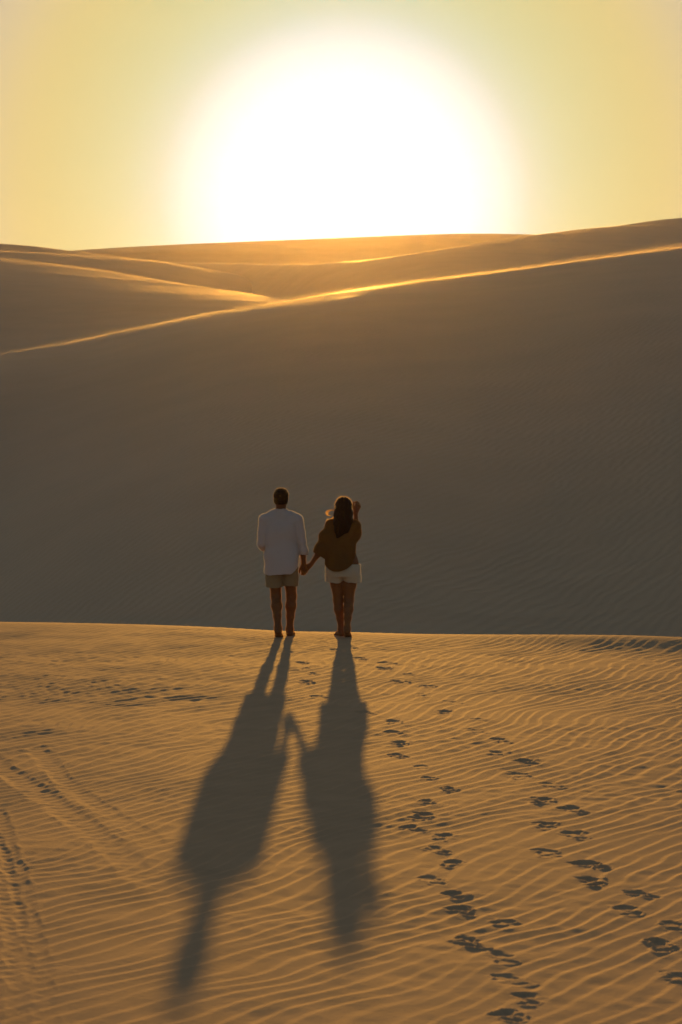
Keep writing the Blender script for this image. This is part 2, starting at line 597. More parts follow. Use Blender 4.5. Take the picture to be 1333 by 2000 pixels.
gD = dune("dune", [(-800, 540, 579), (-100, 502, 599), (100, 492, 606), (180, 487, 613), (350, 478, 617), (520, 471, 620), (665, 464.5, 623), (800, 459, 627), (900, 456, 629), (1000, 457, 632), (1150, 464, 636),
              (1400, 480, 643), (2200, 520, 654)],
     [(0, 45), (1333, 45)], .34, 220, 300, seed=6)

drift(gA, .11, 16, 8, .0060, 1, 2.4)
drift(gA, .30, 30, 5, .0014, 6, 1.0)
drift(gB, .26, 60, 14, .0030, 2)
drift(gF, .22, 30, 14, .0030, 3)
drift(gE, .16, 20, 10, .0030, 4)
drift(gC, .15, 30, 10, .0026, 5)

# ------------------------------------------------------------------ people: smooth bodies grown from blended limbs
class Sdf:
    def __init__(self, lo, hi, h):
        self.lo, self.h = np.array(lo, float), h
        self.n = np.ceil((np.array(hi) - self.lo) / h).astype(int) + 1
        self.F = np.full(self.n, .2, np.float32)
        self.ax = [self.lo[i] + h * np.arange(self.n[i]) for i in range(3)]

    def _box(self, lo, hi):
        a = np.clip(np.floor((np.array(lo) - self.lo) / self.h).astype(int), 0, self.n)
        b = np.clip(np.ceil((np.array(hi) - self.lo) / self.h).astype(int) + 1, 0, self.n)
        sl = tuple(slice(i, j) for i, j in zip(a, b))
        g = np.meshgrid(*[self.ax[i][sl[i]] for i in range(3)], indexing='ij', sparse=True)
        return sl, g

    def blend(self, sl, d, k):
        f = self.F[sl]
        if k > 0:
            q = np.maximum(k - np.abs(f - d), 0) / k
            self.F[sl] = np.minimum(f, d) - q * q * k * .25
        else:
            self.F[sl] = np.minimum(f, d)

    def cone(self, a, b, ra, rb, k=.03, fy=1.0, fx=1.0):
        """round cone from a to b; fy, fx flatten it in depth or width"""
        a, b = np.array(a, float), np.array(b, float)
        m = max(ra, rb) + .05 + k
        sl, (x, y, z) = self._box(np.minimum(a, b) - m, np.maximum(a, b) + m)
        ba = (b - a) / (fx, fy, 1)
        l2 = max(float(ba @ ba), 1e-9)
        px, py, pz = (x - a[0]) / fx, (y - a[1]) / fy, z - a[2]
        t = np.clip((px * ba[0] + py * ba[1] + pz * ba[2]) / l2, 0, 1)
        d = np.sqrt((px - t * ba[0]) ** 2 + (py - t * ba[1]) ** 2 + (pz - t * ba[2]) ** 2) - (ra + (rb - ra) * t)
        self.blend(sl, d * min(1, fx, fy), k)

    def chain(self, pts, k=.03, fy=1.0, fx=1.0):
        for (a, ra), (b, rb) in zip(pts[:-1], pts[1:]):
            self.cone(a, b, ra, rb, k, fy, fx)

    def ball(self, c, r, k=.03):
        c, r = np.array(c, float), np.array(r if hasattr(r, '__len__') else (r, r, r), float)
        sl, (x, y, z) = self._box(c - r - .05 - k, c + r + .05 + k)
        q = np.sqrt(((x - c[0]) / r[0]) ** 2 + ((y - c[1]) / r[1]) ** 2 + ((z - c[2]) / r[2]) ** 2)
        self.blend(sl, (q - 1) * r.min(), k)

    def loft(self, rows, k=.03, n=2.4):
        """rows: (z, centre x, centre y, half width, half depth), from low to high"""
        rows = np.array(rows, float)
        lo, hi = rows[0, 0], rows[-1, 0]
        w, dp = rows[:, 3].max() + .06, rows[:, 4].max() + .06
        cx, cy = rows[:, 1], rows[:, 2]
        sl, (x, y, z) = self._box((cx.min() - w, cy.min() - dp, lo - .04), (cx.max() + w, cy.max() + dp, hi + .04))
        g = [interp(np.clip(z, lo, hi), rows[:, 0], rows[:, i]) for i in range(1, 5)]
        q = ((np.abs(x - g[0]) / g[2]) ** n + (np.abs(y - g[1]) / g[3]) ** n + 1e-9) ** (1 / n)
        d = (q - 1) * np.minimum(g[2], g[3])
        d = np.maximum(d, np.maximum(lo - z, z - hi))
        self.blend(sl, d, k)

    def carve(self, c, r, k=.01):
        c, r = np.array(c, float), np.array(r, float)
        sl, (x, y, z) = self._box(c - r - .03, c + r + .03)
        q = np.sqrt(((x - c[0]) / r[0]) ** 2 + ((y - c[1]) / r[1]) ** 2 + ((z - c[2]) / r[2]) ** 2)
        d = -(q - 1) * r.min()
        f = self.F[sl]
        h = np.maximum(k - np.abs(f - d), 0) / k
        self.F[sl] = np.maximum(f, d) + h * h * k * .25

    def ripple(self, fn):
        x, y, z = np.meshgrid(*self.ax, indexing='ij', sparse=True)
        self.F = (self.F + fn(x, y, z)).astype(np.float32)

    def surface(self, keep=None):
        """mesh of the zero level (one vertex per crossed cell); keep(x,y,z) > 0 trims it at hems and cuffs"""
        F, h = self.F, self.h
        s = F < 0
        c = np.zeros(np.array(F.shape) - 1, np.int8)
        for i in (0, 1):
            for j in (0, 1):
                for k in (0, 1):
                    c += s[i:F.shape[0] - 1 + i, j:F.shape[1] - 1 + j, k:F.shape[2] - 1 + k]
        act = (c > 0) & (c < 8)
        ids = np.full(act.shape, -1, np.int64)
        I = np.argwhere(act)
        ids[act] = np.arange(len(I))
        acc, cnt = np.zeros((len(I), 3)), np.zeros(len(I))
        for ax in range(3):
            o1, o2 = [q for q in range(3) if q != ax]
            for u in (0, 1):
                for v in (0, 1):
                    d0 = np.zeros(3, int); d0[o1] = u; d0[o2] = v
                    d1 = d0.copy(); d1[ax] = 1
                    f0 = F[tuple((I + d0).T)]; f1 = F[tuple((I + d1).T)]
                    m = (f0 < 0) != (f1 < 0)
                    t = np.where(m, f0 / np.where(m, f0 - f1, 1), 0)
                    p = np.repeat(d0[None, :].astype(float), len(I), 0)
                    p[:, ax] = t
                    acc += p * m[:, None]
                    cnt += m
        V = self.lo + (I + acc / cnt[:, None]) * h
        Q = []
        for ax in range(3):
            o1, o2 = [(1, 2), (2, 0), (0, 1)][ax]
            a = [slice(None)] * 3; b = [slice(None)] * 3
            a[ax] = slice(0, -1); b[ax] = slice(1, None)
            s0, s1 = s[tuple(a)], s[tuple(b)]
            E = np.argwhere(s0 != s1)
            E = E[(E[:, o1] > 0) & (E[:, o2] > 0) & (E[:, o1] < ids.shape[o1]) & (E[:, o2] < ids.shape[o2])]
            sign = s0[tuple(E.T)]
            cs = []
            for (u, v) in ((-1, -1), (0, -1), (0, 0), (-1, 0)):
                e = E.copy(); e[:, o1] += u; e[:, o2] += v
                cs.append(ids[tuple(e.T)])
            q = np.stack(cs, 1)
            Q.append(np.where(sign[:, None], q, q[:, ::-1]))
        Q = np.concatenate(Q)
        if keep is not None:
            kv = keep(V[:, 0], V[:, 1], V[:, 2])
            Q = Q[(kv[Q] > 0).sum(1) >= 3]
            used = np.zeros(len(V), bool); used[Q] = True
            new = np.cumsum(used) - 1
            V, Q = V[used], new[Q]
        return V, Q


def tube(P, rad, sides=5):
    """one tapered strand through points P; returns verts, quads"""
    P = np.asarray(P, float)
    n = len(P)
    T = np.gradient(P, axis=0)
    T /= np.linalg.norm(T, axis=1)[:, None] + 1e-9
    up = np.array([.31, .92, .22])
    A = np.cross(T, up); A /= np.linalg.norm(A, axis=1)[:, None] + 1e-9
    B = np.cross(T, A)
    ang = np.linspace(0, 2 * math.pi, sides, endpoint=False)
    rr = np.asarray(rad, float) * np.ones(n)
    V = P[:, None, :] + rr[:, None, None] * (np.cos(ang)[None, :, None] * A[:, None, :] + np.sin(ang)[None, :, None] * B[:, None, :])
    i = np.arange(n - 1)[:, None] * sides
    j = np.arange(sides)[None, :]
    j2 = (j + 1) % sides
    Q = np.stack([i + j, i + j2, i + j2 + sides, i + j + sides], 2).reshape(-1, 4)
    return V.reshape(-1, 3), Q


def ribbon(P, wid):
    """one flat strand, its flat side to the south"""
    P = np.asarray(P, float)
    T = np.gradient(P, axis=0)
    A = np.cross(T, np.array([.0, 1, 0]))
    A /= np.linalg.norm(A, axis=1)[:, None] + 1e-9
    w = np.asarray(wid, float)[:, None] * .5
    V = np.concatenate([P - A * w, P + A * w])
    n = len(P)
    i = np.arange(n - 1)
    return V, np.stack([i, i + 1, i + 1 + n, i + n], 1)


def merge(parts):
    V, Q, o = [], [], 0
    for v, q in parts:
        V.append(v); Q.append(q + o); o += len(v)
    return np.concatenate(V), np.concatenate(Q)


def bezier(P, n=14):
    P = np.asarray(P, float)
    t = np.linspace(0, 1, n)
    i = interp(t * (len(P) - 1), np.arange(len(P)), P[:, 0])
    return np.stack([interp(t * (len(P) - 1), np.arange(len(P)), P[:, c]) for c in range(3)], 1)


def hand(sd, wrist, along, palm, thumb, s=1.0, curl=(.35, .45, .5, .55), bend=(.5, .6, .4), spread=.12, k=.006):
    """palm of four metacarpals, four fingers of three joints bent towards the palm side, and a thumb from the palm's edge"""
    w = Vector(wrist); d = Vector(along).normalized()
    p = Vector(palm); p = (p - d * p.dot(d)).normalized()
    t = Vector(thumb); t = (t - d * t.dot(d) - p * t.dot(p)).normalized()
    off = (.030, .010, -.010, -.028)
    ln = ((.046, .027, .021), (.051, .031, .023), (.047, .029, .022), (.037, .022, .019))
    kn = (.088, .092, .088, .080)
    sd.cone(w - d * .01, w + d * .04 * s, .024 * s, .026 * s, .02)
    for o, L_, kx, c in zip(off, ln, kn, curl):
        base = w + (t * o * .55) * s + d * .022 * s
        K = w + (t * o + d * kx) * s
        sd.cone(base, K, .0155 * s, .0118 * s, .012)
        a = 0.
        P = K
        dirn = (d + t * o * spread * 12).normalized()
        rad = (.0098, .0088, .0079, .0066)
        for q in range(3):
            a += c * (1.5, 2.0, 1.3)[q] * bend[q] * 1.6
            v = dirn * math.cos(a) + p * math.sin(a)
            E = P + v * L_[q] * s
            sd.cone(P, E, rad[q] * s, rad[q + 1] * s, k)
            P = E
    b = w + (d * .022 + t * .020 + p * .006) * s
    m = b + (d * .036 + t * .026 + p * .014) * s
    e = m + (d * .030 + t * .010 + p * .016) * s
    f = e + (d * .022 + p * .012 - t * .002) * s
    sd.cone(b, m, .0165 * s, .0125 * s, .014)
    sd.cone(m, e, .0118 * s, .0105 * s, k)
    sd.cone(e, f, .0100 * s, .0078 * s, k)


def foot(sd, ankle, heel, ball, toe, s=1.0, side=1):
    A, H, B, T = (Vector(q) for q in (ankle, heel, ball, toe))
    d = (T - H); d.z = 0; d.normalize()
    lat = Vector((d.y, -d.x, 0)) * side            # towards the little toe
    sd.cone(A, H, .034 * s, .031 * s, .03)
    sd.cone(A, B + Vector((0, 0, .012)), .034 * s, .024 * s, .04)
    sd.cone(H, B + lat * .026 * s, .028 * s, .020 * s, .03)
    sd.cone(H, B - lat * .024 * s, .026 * s, .023 * s, .03)
    for q in range(5):
        u = (-.034 + .018 * q)
        b = B + lat * u * s
        L_ = (T - B).length * (1.0, .96, .86, .76, .64)[q]
        e = b + (T - B).normalized() * L_
        r = (.0125, .0095, .0088, .0082, .0078)[q] * s
        sd.cone(b, e, r * 1.25, r, .007)


def head(sd, c, s=1.0, look=(0, 0), neck=None, rn=.056):
    x, y, z = c                                    # middle of the skull; facing +Y
    sd.ball((x, y - .012 * s, z + .022 * s), (.0755 * s, .094 * s, .092 * s), .02)
    sd.ball((x, y + .030 * s, z - .045 * s), (.060 * s, .062 * s, .070 * s), .03)
    sd.ball((x, y + .055 * s, z - .088 * s), (.030 * s, .028 * s, .024 * s), .03)     # chin
    sd.cone((x, y + .088 * s, z + .012 * s), (x, y + .108 * s, z - .028 * s), .009 * s, .014 * s, .015)   # nose
    for q in (-1, 1):
        sd.carve((x + q * .031 * s, y + .098 * s, z + .008 * s), (.017 * s, .014 * s, .011 * s), .012)
        sd.ball((x + q * .031 * s, y + .080 * s, z + .008 * s), .0125 * s, .002)        # eyeball
        sd.cone((x + q * .016 * s, y + .088 * s, z + .028 * s), (x + q * .045 * s, y + .080 * s, z + .028 * s), .008 * s, .007 * s, .012)
        sd.cone((x + q * .077 * s, y - .006 * s, z + .020 * s), (x + q * .074 * s, y - .002 * s, z - .026 * s), .014 * s, .010 * s, .008, 1.5, .55)  # ear
    sd.cone((x - .018 * s, y + .094 * s, z - .058 * s), (x + .018 * s, y + .094 * s, z - .058 * s), .008 * s, .008 * s, .008)  # lips
    sd.carve((x, y + .103 * s, z - .058 * s), (.020 * s, .008 * s, .0016 * s), .003)
    if neck is not None:
        sd.cone(neck, (x, y - .015 * s, z - .055 * s), rn * 1.08, rn, .035)


def leg(sd, hip, knee, ankle, th=.088, kn=.056, cf=.060, an=.037, k=.03):
    H, K_, A = Vector(hip), Vector(knee), Vector(ankle)
    sd.chain([(H, th), (H.lerp(K_, .45), th * .87), (K_, kn)], k)
    c = K_.lerp(A, .30)
    sd.chain([(K_, kn), (c + Vector((0, -.014, 0)), cf), (K_.lerp(A, .62) + Vector((0, -.006, 0)), cf * .72), (A, an)], k)
    sd.ball(K_ + Vector((0, .028, 0)), (.036, .026, .040), .03)


def arm(sd, sh, el, wr, up=.050, e=.038, f=.040, w=.025, k=.03):
    S_, E, W_ = Vector(sh), Vector(el), Vector(wr)
    sd.chain([(S_, up * 1.12), (S_.lerp(E, .45), up * .92), (E, e)], k)
    sd.chain([(E, e), (E.lerp(W_, .28), f), (W_, w)], k)


m_skin = material("tanned_skin", (.25, .105, .042), rough=.6, spec=.25, sheen=.45, noise=(14, .08))
m_skin2 = material("warm_skin", (.27, .115, .046), rough=.6, spec=.25, sheen=.45, noise=(14, .08))
m_white = material("white_linen", (.82, .75, .77), rough=.85, spec=.15, sheen=.8, transl=.32, transl_col=(.80, .62, .52), bump=[(9, .010, (1, 1, .5)), (500, .0006, (1, 1, 1))])
m_khaki = material("khaki_cotton", (.36, .27, .165), rough=.9, spec=.12, sheen=.3, transl=.06, bump=[(14, .008, (1, 1, .6)), (500, .0006, (1, 1, 1))])
m_brown = material("bronze_blouse", (.25, .125, .040), rough=.8, spec=.12, sheen=.2, transl=.34, transl_col=(.50, .22, .05), bump=[(10, .010, (1, 1, .35))])
m_denim = material("cream_denim", (.62, .55, .44), rough=.9, spec=.12, sheen=.3, transl=.08, bump=[(16, .006, (1, 1, 1)), (600, .0006, (1, 1, 1))])
m_hair1 = material("dark_brown_hair", (.030, .012, .004), rough=.6, spec=.15, sheen=0, bump=[(120, .004, (1, 1, .3))])
m_wisp = material("fine_backlit_hair", (.10, .035, .008), rough=.6, spec=.05, transl=.75, transl_col=(.95, .70, .30))
m_hair2 = material("long_brown_hair", (.042, .017, .005), rough=.55, spec=.18, sheen=0, bump=[(60, .006, (2, 2, .12))])


def solid(o, t):
    md = o.modifiers.new("cloth_thickness", 'SOLIDIFY')
    md.thickness = t
    md.offset = 0
    return o


def relax(o, n=4, f=.5):
    md = o.modifiers.new("relax", 'SMOOTH')
    md.iterations = n
    md.factor = f
    return o


def folds(seed, specs):
    """cloth folds: sum of slanted soft waves with wandering phase"""
    rng = np.random.default_rng(seed)
    ph = rng.uniform(0, 6.28, (len(specs), 3))

    def f(x, y, z):
        r = 0
        for (fx, fy, fz, amp), p in zip(specs, ph):
            r = r + amp * np.sin(fx * x + fy * y + fz * z + p[0] + 1.3 * np.sin(7 * z + 5 * x + p[1]) + .8 * np.sin(11 * x - 6 * z + p[2]))
        return r
    return f


def fuzz(V, Q, n, length, width, seed, keep=None):
    """fine fibres standing on a surface, as one-quad slivers"""
    rng = np.random.default_rng(seed)
    f = Q[rng.integers(0, len(Q), n)]
    a, b_, c, d = (V[f[:, i]] for i in range(4))
    u, v = rng.random((n, 1)), rng.random((n, 1))
    p = (a * (1 - u) + b_ * u) * (1 - v) + (d * (1 - u) + c * u) * v
    nr = np.cross(b_ - a, d - a)
    nr /= np.linalg.norm(nr, axis=1)[:, None] + 1e-12
    if keep is not None:
        m = keep(p[:, 0], p[:, 1], p[:, 2])
        p, nr = p[m], nr[m]
    dr = nr + rng.normal(0, .45, p.shape)
    dr /= np.linalg.norm(dr, axis=1)[:, None]
    ln = length * rng.uniform(.4, 1.2, (len(p), 1))
    w = np.cross(dr, np.array([0., 1, 0])); w /= np.linalg.norm(w, axis=1)[:, None] + 1e-9
    w *= width * .5
    e = p + dr * ln
    p = p - nr * .001
    n = len(p)
    VV = np.stack([p - w, p + w, e + w * .5, e - w * .5], 1).reshape(-1, 3)
    return VV, np.arange(4 * n).reshape(n, 4)


m_fuzz = material("fine_fibres", (.80, .76, .72), rough=.8, spec=.2, transl=.75, transl_col=(1, .97, .9))
m_down = material("sunlit_body_hair", (.35, .18, .06), rough=.6, spec=.2, transl=.7, transl_col=(.75, .40, .12))


def build_man():
    h = .0052
    b = Sdf((-.42, -.40, -.03), (.46, .46, 1.86), h)
    # torso under the clothes
    b.loft([(.80, .012, 0, .145, .095), (.90, .012, -.01, .165, .110), (1.02, .008, 0, .150, .098), (1.15, .004, .005, .155, .100), (1.30, 0, .0, .172, .110), (1.40, 0, -.004, .165, .095), (1.47, 0, -.01, .10, .070)], .03)
    b.cone((-.175, 0, 1.415), (.175, 0, 1.415), .055, .055, .05)
    b.cone((-.09, -.012, 1.47), (.09, -.012, 1.47), .045, .045, .05)
    leg(b, (-.080, 0, .88), (-.062, .03, .49), (-.032, -.190, .125))
    leg(b, (.092, 0, .88), (.122, .095, .49), (.100, .115, .085))
    foot(b, (-.032, -.190, .120), (-.032, -.232, .090), (-.026, -.085, .026), (-.022, -.020, .010), 1.0, -1)
    foot(b, (.100, .115, .085), (.100, .085, .034), (.115, .235, .024), (.122, .300, .011), 1.0, 1)
    arm(b, (.186, 0, 1.395), (.258, -.022, 1.125), (.272, .035, .888))
    hand(b, (.272, .035, .885), (.10, .02, -1), (-.15, 1, .05), (-.6, .8, .0), 1.0, (.45, .50, .55, .6))
    arm(b, (-.186, 0, 1.395), (-.228, -.014, 1.125), (-.188, .215, 1.045))
    hand(b, (-.188, .218, 1.044), (.25, 1, -.12), (.8, -.3, -.35), (.1, .2, 1), 1.0, (.55, .6, .65, .7))
    head(b, (.000, .010, 1.665), 1.03, neck=(0, -.008, 1.47), rn=.057)
    V, Q = b.surface()
    body = mesh_obj("person", V, Q, m_skin)
    mesh_obj("body_hair", *fuzz(V, Q, 60000, .008, .0010, 4, lambda x, y, z: (z < .62) | ((x > .2) & (z < 1.02))), m_down, body)
    relax(body, 2, .5)
    # shirt
    s = Sdf((-.40, -.24, .70), (.44, .36, 1.62), .0055)
    s.loft([(.70, .004, -.016, .206, .160), (.86, .004, -.014, .210, .162), (1.00, .003, -.010, .203, .152), (1.15, -.002, -.002, .196, .138), (1.30, -.004, 0, .194, .134), (1.39, -.002, -.004, .192, .118), (1.45, -.002, -.010, .150, .092)], .02, 2.5)
    s.cone((-.180, -.002, 1.420), (.178, -.002, 1.420), .070, .070, .05)
    s.cone((-.105, -.012, 1.474), (.105, -.012, 1.474), .058, .058, .05)
    s.cone((0, -.012, 1.46), (0, -.006, 1.58), .076, .066, .035)
    s.chain([((.186, 0, 1.408), .078), ((.230, -.010, 1.26), .060), ((.252, -.024, 1.15), .051), ((.268, -.012, 1.06), .047), ((.277, .0, .98), .046), ((.279, .02, .92), .046)], .018)
    s.chain([((-.184, 0, 1.408), .078), ((-.212, -.006, 1.26), .062), ((-.228, -.014, 1.13), .053), ((-.212, .08, 1.085), .049), ((-.186, .24, 1.042), .046), ((-.184, .31, 1.03), .045)], .018)
    s.ripple(folds(3, [(18, 9, 7, .0040), (11, 5, -14, .0038), (9, 3, 22, .0028), (34, 12, 6, .0012), (6, 4, 42, .0009), (5, 16, 30, .0010)]))

    s.ripple(lambda x, y, z: (y < 0) * (.004 * np.exp(-((z - 1.385 - .05 * x * x) / .007) ** 2) - .004 * np.exp(-((np.abs(x + .012) - .014) / .006) ** 2) * np.clip((z - 1.22) * 9, 0, 1) * (z < 1.39)))

    def keep(x, y, z):
        side = np.clip((x - .10) / .12, 0, 1)
        sidel = np.clip((-.12 - x) / .10, 0, 1)
        hem = .752 + .125 * side ** 1.7 + .045 * sidel ** 2 + .012 * np.sin(9 * x + 1)
        k1 = np.where((x > .235) | ((x > .20) & (z > .90)), 1., z - hem)
        arm_r = (x > .216) & (z < 1.15)
        k1 = np.where(arm_r & (x > .222), z - .995, k1)
        k1 = np.where(y > .20, .262 - y, k1)
        collar = 1.535 + .020 * (y < 0) - .25 * np.maximum(y - .02, 0)
        return np.minimum(k1, np.where(np.abs(x) < .12, collar - z, 1.))
    V, Q = s.surface(keep)
    sh = mesh_obj("shirt", V, Q, m_white, body)
    mesh_obj("loose_fibres", *fuzz(V, Q, 48000, .0085, .0010, 1), m_fuzz, sh)
    relax(sh, 3, .5); solid(sh, .004)
    # folded collar band, yoke seam and box pleat, rolled cuff: sewn on parts of the shirt
    col = []
    for rr, zz, tk in ((.076, 1.505, .006), (.079, 1.520, .006), (.075, 1.537, .005)):
        a = np.linspace(0, 2 * math.pi, 40)
        col.append(tube(np.stack([rr * np.cos(a), -.010 + rr * .95 * np.sin(a), zz + .0 * a - .022 * (np.sin(a) > 0) * np.sin(a)], 1), np.full(40, .0085)))
    V, Q = merge(col)
    mesh_obj("collar", V, Q, m_white, sh)
    cu = []
    for zz in (1.004, 1.016, 1.028, 1.040):
        a = np.linspace(0, 2 * math.pi, 30)
        cu.append(tube(np.stack([.2765 + .0485 * np.cos(a), .004 + .0485 * np.sin(a), zz + .004 * np.sin(2 * a)], 1), np.full(30, .0085)))
    V, Q = merge(cu)
    mesh_obj("cuff", V, Q, m_white, sh)
    # shorts
    t = Sdf((-.24, -.22, .50), (.28, .26, 1.06), .0055)
    t.loft([(.84, .014, -.004, .182, .125), (.93, .014, -.008, .186, .132), (1.05, .010, 0, .165, .115)], .02, 2.4)
    t.chain([((-.082, -.006, .90), .106), ((-.083, .006, .72), .100), ((-.082, .016, .50), .098)], .025, 1.05)
    t.chain([((.098, -.004, .90), .106), ((.108, .030, .72), .096), ((.118, .066, .50), .092)], .025, 1.05)
    t.ripple(folds(8, [(15, 10, 10, .0022), (9, 5, -18, .0018), (26, 9, 8, .0012)]))
    V, Q = t.surface(lambda x, y, z: np.minimum(z - (.600 + .012 * (x > .02) + .006 * np.sin(20 * x)), 1.03 - z))
    so = mesh_obj("shorts", V, Q, m_khaki, body)
    mesh_obj("loose_fibres", *fuzz(V, Q, 14000, .005, .0010, 3), m_fuzz, so)
    relax(so, 5, .5); solid(so, .005)
    # hair
    g = Sdf((-.13, -.15, 1.52), (.13, .16, 1.84), .0045)
    g.ball((.0, -.004, 1.690), (.085, .104, .103), .01)
    for q in (-1, 1):
        g.ball((q * .022, -.020, 1.708), (.066, .084, .084), .02)
        g.ball((q * .026, -.030, 1.650), (.058, .070, .060), .02)
    g.cone((0, -.050, 1.625), (0, -.060, 1.595), .062, .050, .03)
    rng = np.random.default_rng(5)
    q = rng.uniform(0, 6.28, 6)
    g.ripple(lambda x, y, z: .0016 * np.sin(150 * x + 60 * z + q[0]) * np.sin(120 * y + 40 * z + q[1]) + .0012 * np.sin(90 * z + 170 * x + q[2]))

    def hk(x, y, z):
        low = np.where(y < -.02, 1.600 + .10 * np.abs(x), np.where(y < .03, 1.64 + .03 * (np.abs(x) < .07), 1.72 + .15 * np.maximum(y - .04, 0)))
        ear = (np.abs(x) > .066) & (y > -.030) & (y < .03)
        return z - np.where(ear, 1.690, low)
    V, Q = g.surface(hk)
    parts = [(V, Q)]
    hr = mesh_obj("hair", *merge(parts), m_hair1, body)
    parts = []
    Sv = V[rng.integers(0, len(V), 420)]
    for p0 in Sv:                                  # short ends standing off the head
        n_ = (p0 - (0, -.01, 1.66)); n_ /= np.linalg.norm(n_)
        e = p0 + n_ * rng.uniform(.004, .010) + rng.normal(0, .003, 3) + (0, 0, .002)
        parts.append(ribbon(np.stack([p0 - n_ * .002, (p0 + e) / 2, e]), [.0016, .0013, .0006]))
    mesh_obj("flyaway_hair", *merge(parts), m_wisp, hr)
    return body


def build_woman():
    h = .0050
    b = Sdf((-.56, -.34, -.03), (.32, .44, 1.74), h)
    b.loft([(.74, -.002, -.005, .150, .105), (.83, .0, -.012, .176, .122), (.90, .008, -.006, .178, .108), (1.00, .012, .0, .146, .092), (1.10, .006, .0, .130, .090), (1.24, 0, .008, .145, .100), (1.33, 0, 0, .135, .082), (1.40, 0, -.008, .08, .06)], .03)
    b.cone((-.140, -.004, 1.345), (.140, -.004, 1.345), .044, .044, .05)
    b.cone((-.07, -.012, 1.395), (.07, -.012, 1.395), .038, .038, .045)
    for q in (-1, 1):
        b.ball((q * .068, .085, 1.225), (.058, .050, .055), .03)
        b.ball((q * .072, -.085, .80), (.080, .060, .080), .03)
    leg(b, (-.078, 0, .80), (-.062, .045, .44), (-.022, .090, .085), .090, .054, .056, .034)
    leg(b, (.080, 0, .80), (.068, .010, .44), (.046, -.165, .120), .090, .054, .056, .034)
    foot(b, (-.022, .090, .085), (-.018, .062, .032), (-.062, .195, .022), (-.085, .252, .010), .92, -1)
    foot(b, (.046, -.165, .118), (.044, -.205, .090), (.058, -.070, .024), (.066, -.008, .010), .92, 1)
    arm(b, (-.150, 0, 1.345), (-.262, -.015, 1.060), (-.392, .055, .872), .043, .033, .035, .022)
    hand(b, (-.394, .056, .870), (-.72, .16, -.62), (.10, -1, -.10), (-.75, -.1, .65), .93, (.50, .55, .6, .65))
    arm(b, (.145, 0, 1.340), (.160, .165, 1.235), (.152, .165, 1.500), .043, .033, .035, .022)
    hand(b, (.152, .165, 1.502), (.36, .05, 1), (-.25, .9, .15), (-1, .1, .2), 1.0, (.62, .66, .72, .8), (.5, .6, .4), .16)
    head(b, (.004, .012, 1.565), .96, neck=(0, -.008, 1.39), rn=.047)
    V, Q = b.surface()
    body = mesh_obj("person", V, Q, m_skin2)
    mesh_obj("body_hair", *fuzz(V, Q, 60000, .005, .0008, 5, lambda x, y, z: (z < .72) | (x < -.25) | (z > 1.3) & (x > .1)), m_down, body)
    relax(body, 2, .5)
    # blouse with wide cut-on sleeves
    s = Sdf((-.36, -.24, .70), (.32, .34, 1.50), .0055)
    s.loft([(.70, -.045, -.024, .150, .165), (.80, -.048, -.024, .170, .172), (.90, -.046, -.022, .180, .170), (1.02, -.034, -.012, .184, .152), (1.15, -.016, -.002, .174, .140), (1.27, -.002, .004, .164, .128), (1.36, 0, -.002, .150, .100), (1.41, 0, -.008, .10, .075)], .02, 2.3)
    s.cone((-.145, -.004, 1.345), (.145, -.004, 1.345), .060, .060, .05)
    s.cone((0, -.012, 1.38), (0, -.008, 1.47), .088, .075, .03)
    s.chain([((-.150, -.002, 1.335), .074), ((-.205, -.008, 1.20), .082), ((-.248, -.010, 1.09), .078), ((-.282, -.004, 1.00), .074), ((-.31, .0, .94), .07)], .05)
    s.chain([((-.135, -.004, 1.24), .080), ((-.195, -.008, 1.06), .072), ((-.235, -.006, .97), .055)], .05)
    s.chain([((.138, -.002, 1.330), .070), ((.142, .08, 1.28), .070), ((.150, .160, 1.245), .060), ((.158, .175, 1.30), .052), ((.155, .175, 1.38), .048)], .035)
    s.chain([((.110, .03, 1.22), .070), ((.132, .10, 1.22), .056)], .05)
    s.ripple(folds(13, [(14, 8, 22, .0048), (20, 9, -12, .0042), (30, 10, 16, .0016), (8, 12, 40, .0016)]))

    def keep(x, y, z):
        hem = interp(x, [-.25, -.215, -.16, -.11, -.04, .02, .08, .13, .18, .25], [.93, .870, .820, .800, .802, .822, .862, .902, .93, .945])
        hem = hem + np.where(y > 0, .012, 0)
        k1 = np.where(x < -.222 + .0 * z, (z - (.985 + (x + .29) * -.55)), z - hem)
        k1 = np.where((x > .10) & (y > .10) & (z > 1.30), 1.345 - z, k1)
        neck = 1.425 + .02 * (y < -.02) - .5 * np.maximum(y, 0)
        return np.minimum(k1, np.where(np.abs(x) < .10, neck - z, 1.))
    V, Q = s.surface(keep)
    bl = mesh_obj("blouse", V, Q, m_brown, body)
    mesh_obj("loose_fibres", *fuzz(V, Q, 30000, .006, .0009, 6), m_down, bl)
    relax(bl, 6, .5); solid(bl, .0035)
    # shorts
    t = Sdf((-.28, -.24, .60), (.28, .24, 1.0), .0052)
    t.loft([(.74, -.004, -.008, .196, .135), (.82, -.004, -.012, .200, .140), (.93, .004, -.006, .190, .120), (1.0, .006, 0, .172, .112)], .02, 2.3)
    t.chain([((-.092, -.004, .83), .112), ((-.104, .010, .72), .106), ((-.108, .014, .60), .106)], .02, 1.1)
    t.chain([((.092, -.004, .83), .112), ((.106, .004, .72), .106), ((.112, .004, .60), .108)], .02, 1.1)
    for q in (-1, 1):
        t.ball((q * .080, -.082, .79), (.092, .066, .085), .03)
    t.ripple(folds(18, [(16, 10, 14, .0018), (11, 5, -20, .0016), (30, 9, 22, .0012)]))
